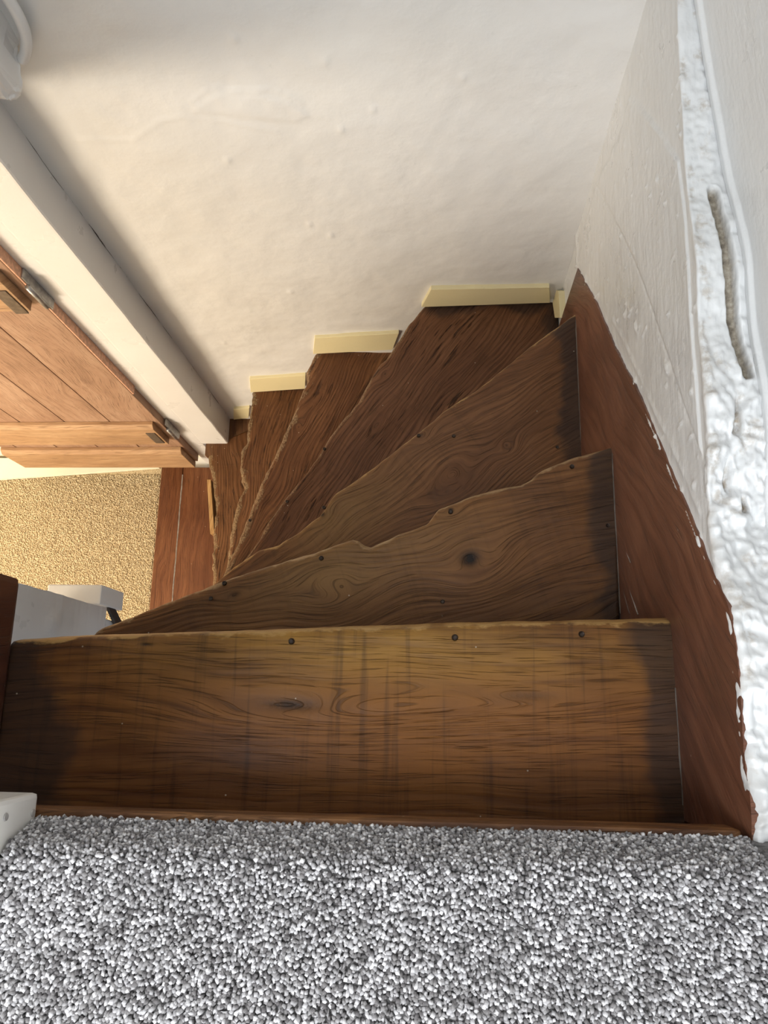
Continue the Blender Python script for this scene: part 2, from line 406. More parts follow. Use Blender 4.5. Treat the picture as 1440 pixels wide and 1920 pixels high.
    gr = np.maximum(gr, np.exp(-((v - zs) / 0.004) ** 2) * low * sm((vnoise(u * 70, v * 70) - 0.55) / 0.2) * 0.8)
    gr = np.maximum(gr, np.exp(-((w - 0.003) / 0.004) ** 2) * sm((vnoise(u * 34 + 8, u * 0 + 9) - 0.55) / 0.2) * 0.5)
    return P, g, gr
U = np.concatenate([np.linspace(-0.50, -0.20, 50)[:-1], np.linspace(-0.20, 0.66, 400), np.linspace(0.664, YB + 0.01, 40)])[::-1]
Wv = np.concatenate([np.linspace(-1.70, -0.70, 40)[:-1], np.linspace(-0.70, -0.03, 190)[:-1], np.linspace(-0.03, 0.09, 95)[:-1], np.linspace(0.09, 0.75, 40)])
uu, ww = np.meshgrid(U, Wv, indexing='ij')
P, g, gr = wall_right_points(uu, ww)
i = np.arange(uu.size).reshape(uu.shape)
q = np.stack([i[:-1, :-1], i[1:, :-1], i[1:, 1:], i[:-1, 1:]], -1).reshape(-1, 4)
wr = fromnp('wall_right', P.reshape(-1, 3), q, M['wall_right'])
fattr(wr, 'groove', g.ravel()); fattr(wr, 'grime', gr.ravel())
tag(wr, 'rough white painted plaster wall with broken ledge beside the stairs', 'wall', 'structure')
box('wall_upper', (XW + 0.062, -2.2, 0.53), (XW + 0.12, YB, 2.3), M['wall'], wr, 0)
box('wall_rear_part', (XW + 0.062, -2.2, -0.2), (XW + 0.12, -0.495, 0.54), M['wall'], wr, 0)

# shell that carries the light: partition, landing walls, ceilings, floors
def shell(name, lo, hi, label, cat, mat='wall'):
    return tag(box(name, lo, hi, M[mat], None, 0), label, cat, 'structure')
shell('wall_left', (-0.72, 0.14, -0.20), (-0.645, YB + 0.06, 2.3), 'white partition wall above the plank door opening', 'wall')
shell('wall_landing_side', (-1.42, -2.2, -0.2), (-1.36, -0.10, 2.3), 'plain white side wall of the landing', 'wall')
shell('wall_landing_front', (-1.36, -0.12, -0.2), (-0.556, -0.06, 2.3), 'plain white wall left of the stair head', 'wall')
e = tag(empty('wall_rear'), 'plain white rear landing wall with a window opening', 'wall', 'structure')
for n, lo, hi in (('wall_panel', (-1.42, -2.26, -0.2), (0.375, -2.2, 0.75)), ('wall_panel', (-1.42, -2.26, 1.85), (0.375, -2.2, 2.3)),
                  ('wall_panel', (-1.42, -2.26, 0.75), (-0.85, -2.2, 1.85)), ('wall_panel', (0.15, -2.26, 0.75), (0.375, -2.2, 1.85))):
    box(n, lo, hi, M['wall'], e, 0)
e = tag(empty('ceiling'), 'plain white landing ceiling with an opening added for the overhead fill', 'ceiling', 'structure')  # unseen opening added above the overhead fill
for lo, hi in (((-1.42, -2.26, 2.3), (0.375, -0.95, 2.36)), ((-1.42, 0.05, 2.3), (0.375, 0.9, 2.36)), ((-1.42, -0.95, 2.3), (-1.37, 0.05, 2.36)), ((-0.45, -0.95, 2.3), (0.375, 0.05, 2.36))):
    box('ceiling_panel', lo, hi, M['wall'], e, 0)
shell('floor', (-1.42, -2.26, -0.20), (XR + 0.10, -0.130, -0.012), 'landing floor beneath the grey carpet', 'floor')
shell('floor_lower', (-2.7, -1.3, ZF - 0.08), (0.31, 0.95, ZF - 0.012), 'floor of the lower room', 'floor')
shell('wall_lower_back', (-2.7, 0.785, ZF - 0.012), (-0.772 - 0.001, 0.84, -0.2), 'plain cream wall behind the open plank door', 'wall', 'creamlow')
shell('wall_lower_front', (-2.7, -1.36, ZF), (0.31, -1.3, -0.2), 'plain wall of the lower room', 'wall')
shell('wall_lower_side', (-2.76, -1.36, ZF), (-2.7, 0.83, -0.2), 'plain side wall of the lower room', 'wall')
shell('wall_under_stairs', (-0.74, -1.3, ZF), (-0.70, 0.02, -0.2), 'plain wall boxing in the space under the stairs', 'wall')
shell('ceiling_lower', (-2.76, -1.36, -0.20), (-1.42, 0.83, -0.14), 'plain ceiling of the lower room', 'ceiling')
shell('ceiling_lower_strip', (-1.42, -0.06, -0.20), (-0.72, 0.83, -0.14), 'plain ceiling strip of the lower room by the doorway', 'ceiling')

# ------------------------------------------------------------------ staircase
NOSE = {
 1: [(20, 1196), (35, 1195), (100, 1191), (173, 1187), (333, 1182), (480, 1178), (600, 1173), (700, 1169), (850, 1164), (1000, 1161), (1240, 1155), (1262, 1154)],
 2: [(172, 1186), (185, 1174), (222, 1161), (292, 1132), (365, 1105), (409, 1087), (488, 1060), (555, 1041), (587, 1031), (620, 1018), (660, 1006), (671, 1009), (681, 1016), (692, 1021), (715, 1011),
     (741, 1000), (770, 988), (801, 976), (812, 962), (824, 948), (850, 938), (887, 924), (930, 912), (977, 903), (1000, 892), (1010, 882), (1022, 873), (1050, 862), (1075, 852), (1110, 843), (1155, 829)],
 3: [(412, 1080), (435, 1060), (459, 1042), (482, 1028), (520, 1018), (555, 996), (581, 975), (600, 962), (610, 949), (616, 937), (629, 919), (661, 899), (692, 876), (730, 847), (790, 802), (830, 766), (886, 730), (914, 710), (955, 677), (1010, 632), (1088, 577)],
 4: [(430, 1068), (458, 1044), (470, 1027), (480, 1013), (491, 988), (530, 933), (558, 899), (575, 880), (599, 844), (615, 815), (633, 793), (669, 750), (693, 705), (715, 676), (741, 641), (765, 605), (790, 574)],
 5: [(413, 1079), (430, 1042), (447, 1005), (474, 933), (487, 900), (502, 872), (522, 830), (538, 799), (548, 772), (561, 741), (573, 716), (572, 694), (580, 680), (588, 662)],
 6: [(419, 1070), (422, 1052), (430, 994), (437, 962), (444, 938), (454, 916), (448, 888), (449, 844), (458, 830), (462, 800), (466, 770), (469, 755), (469, 733)],
 7: [(395, 1083), (396, 1040), (397, 1005), (402, 958), (399, 930), (394, 885), (387, 862), (387, 848), (390, 838)],
}
NEWEL = {3: (-0.465, 0.115), 4: (-0.485, 0.12), 5: (-0.52, 0.12), 6: (-0.58, 0.12), 7: (-0.66, 0.12)}
def nose_xy(k):
    p = [(w.x, w.y) for w in (at(a, b, 2, ZK[k]) for a, b in NOSE[k])]
    if k in NEWEL: p = [NEWEL[k]] + p
    return np.array(p)
def resample(p, n):
    p = np.asarray(p, float); d = np.r_[0, np.cumsum(np.hypot(*np.diff(p, axis=0).T))]
    s = np.linspace(0, d[-1], n)
    return np.stack([np.interp(s, d, p[:, 0]), np.interp(s, d, p[:, 1])], 1), d[-1]
def smoothpath(p, w):
    k = np.ones(w) / w; q = p.copy()
    for i in range(2):
        e = np.pad(q[:, i], w // 2, mode='edge'); q[:, i] = np.convolve(e, k, 'valid')[:len(p)]
    return q
def rnorm(p):
    t = np.gradient(p, axis=0); t /= np.hypot(t[:, 0], t[:, 1])[:, None] + 1e-9
    return np.stack([t[:, 1], -t[:, 0]], 1)      # right-hand side: onto the tread itself

TH = 0.032
ROUGHN = {1: 0.0007, 2: 0.0014, 3: 0.0012, 4: 0.0018, 5: 0.0028, 6: 0.0040, 7: 0.0040}
TCOL = {
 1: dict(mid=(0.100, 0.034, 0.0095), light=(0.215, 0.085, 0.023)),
 2: dict(mid=(0.1231, 0.0502, 0.0154), light=(0.2451, 0.1140, 0.0388)),
 3: dict(mid=(0.1311, 0.0547, 0.0199), light=(0.2451, 0.1140, 0.0456)),
 4: dict(mid=(0.1254, 0.0513, 0.0217), light=(0.2280, 0.1083, 0.0513)),
 5: dict(mid=(0.1197, 0.0479, 0.0182), light=(0.2223, 0.1026, 0.0433)),
 6: dict(mid=(0.1140, 0.0456, 0.0160), light=(0.2109, 0.0969, 0.0388)),
 7: dict(mid=(0.1140, 0.0467, 0.0160), light=(0.2109, 0.0969, 0.0388)),
}
WORN = {1: (0.42, 0.25, 0.085), 2: (0.38, 0.25, 0.13), 3: (0.45, 0.28, 0.11), 4: (0.36, 0.23, 0.12), 5: (0.36, 0.25, 0.14), 6: (0.34, 0.24, 0.13), 7: (0.34, 0.24, 0.13)}
KNOTPX = {1: [((545, 1322), 0.115, 0.024, 0.8), ((985, 1305), 0.10, 0.020, 0.45), ((275, 1208), 0.03, 0.007, 0.8), ((740, 1300), 0.12, 0.026, 0.0)],
          2: [((881, 1047), 0.050, 0.040, 1.15), ((640, 1100), 0.06, 0.05, 0.0), ((845, 955), 0.016, 0.012, 0.9), ((440, 1115), 0.03, 0.016, 0.5)],
          3: [((604, 964), 0.020, 0.016, 0.9), ((850, 890), 0.08, 0.06, 0.0), ((950, 835), 0.02, 0.02, 0.25), ((790, 815), 0.02, 0.014, 0.5)],
          4: [((722, 700), 0.022, 0.016, 0.35), ((705, 798), 0.03, 0.012, 0.3)],
          5: [((560, 800), 0.03, 0.02, 0.0)], 6: [], 7: []}
FURROW = {1: 0.0, 2: 0.2, 3: 0.35, 4: 1.0, 5: 0.8, 6: 0.9, 7: 0.9}

WEAR = {1: [(700, 1215, 0.24, 0.045, 1.05, (0.34, 0.18, 0.032)), (820, 1400, 0.17, 0.06, 0.85, (0.24, 0.088, 0.012)), (620, 1310, 0.3, 0.05, 0.5, (0.25, 0.10, 0.018))],
        2: [(640, 1060, 0.13, 0.05, 0.9, (0.26, 0.145, 0.050)), (800, 1010, 0.14, 0.05, 0.5, (0.22, 0.11, 0.040))],
        3: [(640, 965, 0.10, 0.06, 0.9, (0.25, 0.14, 0.050)), (760, 860, 0.16, 0.05, 0.4, (0.21, 0.11, 0.05))]}
stair = tag(empty('winder_staircase', (0, 0, 0)), 'dark worn wooden winder staircase turning left down to a doorway', 'staircase')
NOSEW = {k: nose_xy(k) for k in NOSE}
N = 170
treads = {}
def build_tread(k):
    nose, L = resample(NOSEW[k], N)
    s = np.linspace(0, L, N)
    if k == 1:
        back, _ = resample([(-0.475, -0.145), (XR + 0.012, -0.145)], N)
    else:
        prev, _ = resample(NOSEW[k - 1], N)
        prev = smoothpath(prev, 15); prev = prev + rnorm(prev) * 0.035
        pts = list(map(tuple, prev))
        if k == 2: pts = [(-0.475, 0.055)] + [p for p in pts if p[0] > -0.46]
        if k == 4: pts = pts + [(XR + 0.006, 0.72), (XR + 0.006, YB + 0.002)]
        if k >= 5: pts = pts + [(NOSEW[k - 1][-1][0] + 0.045, YB + 0.002)]
        back, _ = resample(pts, N)
    dirv = smoothpath(nose, 25)
    nrm = rnorm(dirv)
    jit = ROUGHN[k] * (fbm(s * 60 + k * 9.1, s * 0 + k, 4) * 2.2)
    nose = nose + nrm * jit[:, None]
    wr_ = 0.0018 + 0.006 * np.clip(vnoise(s * 38 + k * 5, s * 0 + 2.5) - 0.35, 0, 1) * (ROUGHN[k] / 0.0014)
    prof = [(0.010, -TH), (0.003, -TH + 0.003), (0.0, -TH + 0.010), (0.0006, -0.013), (0.0022, -0.006), (0.0060, -0.0018), (0.012, -0.0004)]
    rows = [(back, np.full(N, -TH))]
    acc = [np.full(N, 0.05)]
    for j, (off, dz) in enumerate(prof):
        w = np.hypot(*(back - nose).T)
        o2 = np.minimum(off, w * 0.4)
        extra = (j >= 3) * wr_ * (1 - (j - 3) / 5.0)
        dirn = (back - nose) / (w[:, None] + 1e-9)
        rows.append((nose + dirn * np.minimum(o2 + (j >= 3) * extra * 0.7, w * 0.45)[:, None], dz - (extra if j >= 4 else 0)))
        acc.append(np.full(N, max(0, off - 0.001)))
    for t in np.linspace(0.0, 1.0, 30)[1:]:
        w = np.hypot(*(back - nose).T); f = 0.05 * (1 - t) * 0 + t
        base = np.minimum(0.014, w * 0.45)
        dd = base + (w - base) * f
        p = nose + (back - nose) / (w[:, None] + 1e-9) * dd[:, None]
        und = 0.0035 * fbm(p[:, 0] * 12 + k * 3.3, p[:, 1] * 12, 3) + 0.0008 * fbm(p[:, 0] * 60, p[:, 1] * 60 + k, 2)
        hollow = -0.003 * np.exp(-((s / L - 0.55) / 0.25) ** 2) * np.exp(-(dd / 0.07) ** 2) * sm(dd / 0.02)
        rows.append((p, und * sm(dd / 0.03) + hollow)); acc.append(dd)
    nr = len(rows)
    P = np.zeros((N, nr, 3)); E = np.zeros((N, nr)); D = np.zeros((N, nr))
    for j, (xy, dz) in enumerate(rows):
        P[:, j, :2] = xy; P[:, j, 2] = ZK[k] + dz; E[:, j] = acc[j]
        D[:, j] = np.minimum(XR - P[:, j, 0], (P[:, j, 0] + 0.47) * 0.45 + 0.012 - 0.12 * np.clip(0.02 - P[:, j, 1], 0, 0.2)) if k == 1 else (XR - P[:, j, 0]) if k <= 3 else np.minimum(XR - P[:, j, 0] + 0.02, (YB - P[:, j, 1]) + 0.02)  # top tread also darkens towards left and back, newel and riser shade painted in
    i = np.arange(N * nr).reshape(N, nr); jn = np.roll(np.arange(nr), -1)
    q = np.stack([i[:-1, :], i[1:, :], i[1:, :][:, jn], i[:-1, :][:, jn]], -1).reshape(-1, 4)
    caps = [i[0, ::-1], i[-1, :]]
    me_name = 'tread'
    o = fromnp(me_name, P.reshape(-1, 3), q, None, stair, True)
    bm = bmesh.new(); bm.from_mesh(o.data); bm.verts.ensure_lookup_table()
    for c in caps:
        try: bm.faces.new([bm.verts[int(x)] for x in c])
        except ValueError: pass
    bmesh.ops.recalc_face_normals(bm, faces=bm.faces[:]); bm.to_mesh(o.data); bm.free()
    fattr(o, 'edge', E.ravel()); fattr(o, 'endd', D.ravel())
    a, b = NOSEW[k][-1] if k < 7 else np.array((-0.69, 0.75)), NOSEW[k][1 if k > 2 else 0]
    dv = np.array(a) - np.array(b); 
    if k > 1: dv = dv + 0.35 * (back[-1] - back[0]) * (np.hypot(*dv) / np.hypot(*(back[-1] - back[0])))
    ang = math.atan2(dv[1], dv[0]) if k > 1 else 0.0
    ca, sa = math.cos(ang), math.sin(ang)
    def uvf(x, y): return x * ca + y * sa, -x * sa + y * ca
    uvset(o, lambda co: uvf(co[:, 0], co[:, 1]))
    kn = []
    for (px, su, sv, st) in KNOTPX[k]:
        w = at(px[0], px[1], 2, ZK[k]); u, v = uvf(w.x, w.y); kn.append((u, v, su, sv, st))
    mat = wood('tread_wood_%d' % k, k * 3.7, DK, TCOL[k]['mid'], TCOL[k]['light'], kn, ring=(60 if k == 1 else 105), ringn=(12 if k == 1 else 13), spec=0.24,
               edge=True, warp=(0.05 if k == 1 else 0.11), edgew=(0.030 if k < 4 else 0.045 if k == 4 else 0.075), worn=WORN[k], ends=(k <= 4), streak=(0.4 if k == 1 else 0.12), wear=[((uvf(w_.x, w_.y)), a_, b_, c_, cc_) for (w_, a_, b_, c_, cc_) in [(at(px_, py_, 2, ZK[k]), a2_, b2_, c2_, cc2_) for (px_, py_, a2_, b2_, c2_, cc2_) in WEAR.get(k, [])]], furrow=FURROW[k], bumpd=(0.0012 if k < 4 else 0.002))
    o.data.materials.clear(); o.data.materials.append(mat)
    treads[k] = o
    o['label'] = ['', 'straight amber-brown top tread', 'second tread with a dark split knot', 'third tread with swirling grain', 'fourth tread with furrowed grain',
                  'fifth narrow winder tread', 'sixth winder tread with crumbling nosing', 'lowest winder tread at the doorway'][k]
for k in range(1, 8): build_tread(k)

M['riser'] = wood('riser_wood', 51.0, DK, (0.085, 0.036, 0.014), (0.17, 0.08, 0.03), speck=False)
def build_riser(k):
    if k == 0: p = np.array([(-0.466, -0.116), (XR + 0.002, -0.116)]); z1 = -0.088
    else:
        p, _ = resample(NOSEW[k], 60); p = smoothpath(p, 9); p = p + rnorm(p) * 0.018; z1 = ZK[k] - TH + 0.004
        p = p[np.linspace(0, 59, 16).astype(int)]
    n = rnorm(p) * 0.014
    z0 = ZK[k + 1] - 0.004 if k < 7 else ZF + 0.004
    v = []; f = []
    m = len(p)
    for i in range(m):
        for q, z in ((p[i], z0), (p[i], z1), (p[i] + n[i], z1), (p[i] + n[i], z0)): v.append((q[0], q[1], z))
    for i in range(m - 1):
        for j in range(4): f.append((4 * i + j, 4 * i + 4 + j, 4 * i + 4 + (j + 1) % 4, 4 * i + (j + 1) % 4))
    f += [(3, 2, 1, 0), (4 * m - 4, 4 * m - 3, 4 * m - 2, 4 * m - 1)]
    o = pyd('riser', v, f, M['riser'], stair); uvset(o, lambda co: (co[:, 0] + co[:, 1], co[:, 2]))
for k in range(0, 8): build_riser(k)

te = box('tread_end', (-0.702, 0.715, ZK[7] - TH), (-0.44, YB + 0.004, ZK[7] - 0.0012), M['riser'], stair, 0.001); uvset(te, lambda co: (co[:, 1], co[:, 0]))
# screw heads let into the treads
def screw(px, py, k, r=0.0036):
    w = at(px, py, 2, ZK[k] + 0.001)
    bm = bmesh.new()
    bmesh.ops.create_cone(bm, cap_ends=True, segments=14, radius1=r, radius2=r * 0.75, depth=0.003)
    top = [f for f in bm.faces if f.normal.z > 0.9]
    bmesh.ops.inset_region(bm, faces=top, thickness=r * 0.3, depth=-0.0006)
    for v in bm.verts: v.co += Vector((w.x, w.y, ZK[k] - 0.0002))
    finish(bm, 'screw_head', M['screw'], treads[k])
for k, L in {1: [(546, 1202), (853, 1195), (1091, 1189)], 2: [(602, 1046), (830, 1128), (845, 959), (1073, 874), (395, 1122), (420, 1093), (1140, 985)],
             3: [(607, 951), (785, 816), (851, 817), (1045, 838)], 4: [(608, 841), (538, 940)], 5: [(468, 975)]}.items():
    for a, b in L: screw(a, b, k)

# outer string on the right wall
M['string'] = wood('string_wood', 77.0, (0.042, 0.018, 0.011), (0.150, 0.060, 0.034), (0.28, 0.128, 0.072), ring=40, ringn=9, rough=(0.34, 0.5), contrast=0.7, patchy=0.75, coat=0.25)
top = [(p.y, p.z) for p in (at(a, b, 0, XR) for a, b in STR_TOP)]
pa, _ = resample(top, 200)
s = np.arange(200); pa[:, 1] += 0.0022 * fbm(s * 0.35, s * 0 + 1.5, 4) * 2
lowz = -0.98
pl = at(1048, 593, 0, XR)
v = []; f = []
for (y, z) in pa:
    v += [(XR, y, z), (XR, y, min(z - 0.05, z - 0.55)), (XR + 0.006, y, min(z - 0.05, z - 0.55)), (XR + 0.006, y, z - 0.001)]
m = len(pa)
for i in range(m - 1):
    for j in range(4): f.append((4 * i + j, 4 * i + 4 + j, 4 * i + 4 + (j + 1) % 4, 4 * i + (j + 1) % 4))
f += [(3, 2, 1, 0), (4 * m - 4, 4 * m - 3, 4 * m - 2, 4 * m - 1)]
st = pyd('string', v, f, M['string'], stair)
def suv(co):
    d = math.radians(-48); return co[:, 1] * math.cos(d) + co[:, 2] * math.sin(d), -co[:, 1] * math.sin(d) + co[:, 2] * math.cos(d)
uvset(st, suv); st['label'] = 'reddish brown string board along the white wall'
# landing nosing strip under the carpet
M['nosing'] = wood('nosing_wood', 93.0, DK, (0.10, 0.038, 0.012), (0.34, 0.16, 0.055), ring=50, edge=False, furrow=0.6)
ns = box('landing_nosing', (XN - 0.008, -0.16, -0.088), (XR - 0.004, -0.0935, -0.057), M['nosing'], stair, 0.006); uvset(ns, lambda co: (co[:, 0], co[:, 1] + co[:, 2]))
# splintered pale batten below the lowest nosing
sp = []
for (a, b) in [(388, 899), (395, 899), (402, 1000), (394, 1001)]: sp.append(at(a, b, 2, ZK[7] - 0.012))
M['batten'] = wood('raw_batten_wood', 33.0, (0.10, 0.045, 0.015), (0.42, 0.24, 0.09), (0.62, 0.40, 0.18), furrow=0.5, speck=False)
bt = prism('batten', sp, (0, 0, -0.05), M['batten'], stair, 0.001); uvset(bt, lambda co: (co[:, 1], co[:, 0] + co[:, 2]))

# ------------------------------------------------------------------ threshold boards and lower carpet
M['floorwood'] = wood('threshold_wood', 61.0, (0.040, 0.014, 0.006), (0.125, 0.043, 0.016), (0.22, 0.09, 0.036), ring=34, ringn=10, patchy=0.4, furrow=0.15)
th = tag(empty('threshold'), 'pair of red-brown boards on the floor at the foot of the stairs', 'threshold')
xl = at(293, 1000, 2, ZF).x; xm = at(334, 1000, 2, ZF).x
for lo, hi in (((xl, 0.0, ZF - 0.012), (xm - 0.001, 0.765, ZF + 0.003)), ((xm + 0.001, 0.0, ZF - 0.012), (-0.60, 0.745, ZF + 0.0036))):
    b = box('board', lo, hi, M['floorwood'], th, 0.0018); uvset(b, lambda co: (co[:, 1], co[:, 0]))
# dusty joint
jb = bmesh.new()
jj = np.linspace(0.25, 0.72, 70)
js = fbm(jj * 40, jj * 0 + 3, 3) * 0.004
vs = [jb.verts.new((xm + sx * (0.0010 + 0.0016 * vnoise(y * 70, 5.5 + sx)) + d * 0.5, y, ZF + 0.0040)) for y, d in zip(jj, js) for sx in (-1, 1)]
for i in range(len(jj) - 1): jb.faces.new((vs[2 * i], vs[2 * i + 1], vs[2 * i + 3], vs[2 * i + 2]))
me = bpy.data.meshes.new('dust'); jb.to_mesh(me); jb.free(); link('dust_line', me, M['dust'], th)

def tufts(name, P, Nn, size, length, mat, parent, seed, lean=0.6, sides=4):
    rng = np.random.RandomState(seed); n = len(P)
    t1 = np.cross(Nn, [0.31, 0.11, 0.94] if abs(Nn[:, 2]).mean() < 0.5 else [1.0, 0.02, 0.03]); t1 /= np.linalg.norm(t1, axis=1)[:, None]
    t2 = np.cross(Nn, t1)
    ang = rng.rand(n) * 6.283; length = length * np.ones(n); L = length * (0.6 + 0.7 * rng.rand(n)); sz = size * (0.75 + 0.5 * rng.rand(n))
    le = lean * length * rng.rand(n); la = rng.rand(n) * 6.283
    mid = P + Nn * (L * 0.7)[:, None] + (t1 * np.cos(la)[:, None] + t2 * np.sin(la)[:, None]) * (le * 0.35)[:, None]
    tip = P + Nn * L[:, None] + (t1 * np.cos(la)[:, None] + t2 * np.sin(la)[:, None]) * le[:, None]
    V = np.zeros((n, 2 * sides + 1, 3))
    for j in range(sides):
        a = ang + j * 6.2832 / sides
        d = t1 * np.cos(a)[:, None] + t2 * np.sin(a)[:, None]
        V[:, j] = P + d * (sz * 0.55)[:, None]; V[:, sides + j] = mid + d * (sz * 0.62)[:, None]
    V[:, 2 * sides] = tip
    base = (np.arange(n) * (2 * sides + 1))[:, None]
    fs = []
    for j in range(sides):
        k = (j + 1) % sides
        fs += [[j, k, sides + k], [j, sides + k, sides + j], [sides + j, sides + k, 2 * sides]]
    F = (base[:, :, None] + np.array(fs)[None]).reshape(-1, 3)
    return fromnp(name, V.reshape(-1, 3), F, mat, parent, True)
def carpetmat(name, stops, rough=0.95):
    t = NT(name); g = t.n('ShaderNodeNewGeometry').outputs['Random Per Island']
    c = t.ramp(g, stops); n = t.noise(t.obj(), 900.0, 2)
    c = t.mix(t.range(n, 0.3, 0.7), c, c); 
    t.b.inputs['Sheen Weight'].default_value = 0.15
    return t.out(c, rough, 0.2)
def noisemat(name, c1, c2, scale):
    t = NT(name); n = t.noise(t.obj(), scale, 3); t.bump(n, 0.003)
    return t.out(t.mix(t.range(n, 0.35, 0.65), c1, c2), 0.95, 0.2)
M['beige'] = carpetmat('beige_carpet', [(0.0, (0.52, 0.42, 0.26)), (0.5, (0.66, 0.55, 0.36)), (1.0, (0.78, 0.67, 0.46))])
M['beigeb'] = noisemat('beige_carpet_base', (0.50, 0.40, 0.25), (0.62, 0.50, 0.32), 300)
cl = at(0, 900, 2, ZF); cr = at(262, 882, 2, ZF)
lc = tag(empty('room_carpet'), 'beige loop carpet on the sunlit floor of the lower room', 'carpet')
box('backing', (-2.69, -1.28, ZF - 0.012), (xl, 0.775, ZF - 0.002), M['beigeb'], lc, 0)
xs = np.arange(-1.75, xl - 0.003, 0.0046); ys = np.arange(-0.05, 0.72, 0.0046)
gx, gy = np.meshgrid(xs, ys, indexing='ij'); gx = gx + RNG.rand(*gx.shape) * 0.003 - 0.0015; gy = gy + RNG.rand(*gx.shape) * 0.003 - 0.0015
pp = np.stack([gx.ravel(), gy.ravel(), np.full(gx.size, ZF - 0.003)], 1); pp = pp[(pp[:, 0] < xl - 0.002) & (pp[:, 1] < np.interp(pp[:, 0], [cl.x, cr.x], [cl.y, cr.y]) - 0.002)]
o = tufts('pile', pp, np.tile([0, 0, 1.0], (len(pp), 1)), 0.0044, 0.006, M['beige'], lc, 3, 0.4, 3); o['kind'] = 'stuff'

# low cream strip under the open door
sl = [at(-60, 905, 2, ZF), at(150, 890, 2, ZF), at(300, 879, 2, ZF)]
bl = prism('baseboard_lower', [(sl[0].x, sl[0].y, ZF), (sl[1].x, sl[1].y, ZF), (sl[2].x, sl[2].y, ZF), (sl[2].x, 0.775, ZF), (sl[0].x - 0.9, 0.775, ZF), (sl[0].x - 0.9, sl[0].y - 0.05, ZF)], (0, 0, 0.016), M['creamlow'], None, 0.001)
tag(bl, 'low cream painted floor strip under the open plank door', 'baseboard', 'structure')

# ------------------------------------------------------------------ landing carpet
M['grey'] = carpetmat('grey_carpet', [(0.0, (0.12, 0.112, 0.115)), (0.35, (0.25, 0.24, 0.24)), (0.65, (0.42, 0.41, 0.42)), (1.0, (0.74, 0.73, 0.74))])
M['greyb'] = noisemat('grey_carpet_base', (0.10, 0.10, 0.10), (0.22, 0.21, 0.21), 250)
gc = tag(empty('landing_carpet'), 'speckled grey pile carpet rolled over the landing edge', 'carpet')
YE = -0.1225; RC = 0.009; AM = 1.26; SL = 0.044      # flat, small bend, steep drop over the landing edge
def roll(q):
    a = np.clip(q / RC, 0, AM); t = np.maximum(q - RC * AM, 0)
    y = YE + np.minimum(q, 0) + RC * np.sin(a) + t * math.cos(AM); z = -0.004 - RC * (1 - np.cos(a)) - t * math.sin(AM)
    return y, z, np.sin(a), np.cos(a)
qs = [-2.07] + list(np.linspace(0, RC * AM, 6)) + [RC * AM + SL]
v = []; f = []
for q in qs:
    y, z, _, _ = roll(np.array(q)); v += [(-1.36, y, z), (-0.33, y, z), (XR + 0.052, y, z)]
for i in range(len(qs) - 1):
    for j in range(2):
        if i > 0 and j == 0: continue
        f.append((3 * i + j, 3 * i + j + 1, 3 * i + 4 + j, 3 * i + 3 + j))
pyd('backing', v, f, M['greyb'], gc)
Sp = 0.0026
xs = np.arange(-0.62, XR + 0.050, Sp); ss = np.arange(-0.34, RC * AM + SL, Sp)
gx, gs = np.meshgrid(xs, ss, indexing='ij'); gx = (gx + (RNG.rand(*gx.shape) - 0.5) * Sp * 1.1).ravel(); gs = (gs + (RNG.rand(len(xs), len(ss)) - 0.5) * Sp * 1.1).ravel()
keep = ~((gx < -0.334) & (gs > -0.003)) & ~((gx > XR - 0.004) & (gs > -0.004)); gx, gs = gx[keep], gs[keep]
gy, gz, na, nb = roll(gs); nn = np.stack([0 * gx, na, nb], 1)
pp = np.stack([gx, gy, gz + 0.0015 * fbm(gx * 9, gy * 9, 2)], 1)
o = tufts('pile', pp, nn, 0.0029, np.where(gs > 0.004, 0.0036, 0.0054), M['grey'], gc, 5, 0.75, 4); o['kind'] = 'stuff'

# ------------------------------------------------------------------ skirting strips on the back wall
bb = tag(empty('baseboard_back'), 'stepped pale yellow skirting strips above the winder treads', 'baseboard', 'structure')
for q in ([(808, 543), (1030, 539), (1031, 568), (790, 576)], [(590, 634), (748, 625), (736, 656), (587, 664)], [(468, 711), (573, 704), (572, 729), (470, 736)], [(438, 768), (468, 765), (466, 784), (438, 787)]):
    prism('strip', [at(a, b, 1, YB - 0.009) for a, b in q], (0, 0.02, 0), M['cream'], bb, 0.0012)
prism('strip', [at(a, b, 0, XR - 0.004) for a, b in [(1032, 541), (1047, 545), (1050, 596), (1040, 596)]], (0.02, 0, 0), M['cream'], bb, 0.001)

# ------------------------------------------------------------------ door post, beam, door
tj = tag(empty('trim_1'), 'white painted door post standing on the lowest tread', 'trim', 'structure')
YJ = 0.752; XJ = at(270, 635, 1, YJ).x; XS = at(233, 673, 1, YJ).x; XL = at(200, 682, 1, YJ).x + 0.003
def rough_post(name, lo, hi, mat, parent, amp=0.0015, nz=60):
    bm = bmesh.new(); bmesh.ops.create_cube(bm, size=1)
    for v in bm.verts: v.co = Vector([(lo[i] + hi[i]) / 2 + v.co[i] * (hi[i] - lo[i]) for i in range(3)])
    bmesh.ops.bevel(bm, geom=bm.edges[:], offset=0.006, segments=3, affect='EDGES', profile=0.6)
    ed = [e for e in bm.edges if abs((e.verts[0].co - e.verts[1].co).z) > 0.2]
    bmesh.ops.subdivide_edges(bm, edges=ed, cuts=nz, use_grid_fill=True)
    for v in bm.verts:
        v.co.x += amp * 2 * float(fbm(v.co.z * 9, v.co.y * 12 + 3, 3)); v.co.y += amp * 2 * float(fbm(v.co.z * 11 + 6, v.co.x * 12, 3))
    return finish(bm, name, mat, parent, 0, smooth=False)
rough_post('post', (XS, YJ, ZK[7] - 0.006), (XJ, YB + 0.006, -0.20), M['white'], tj)
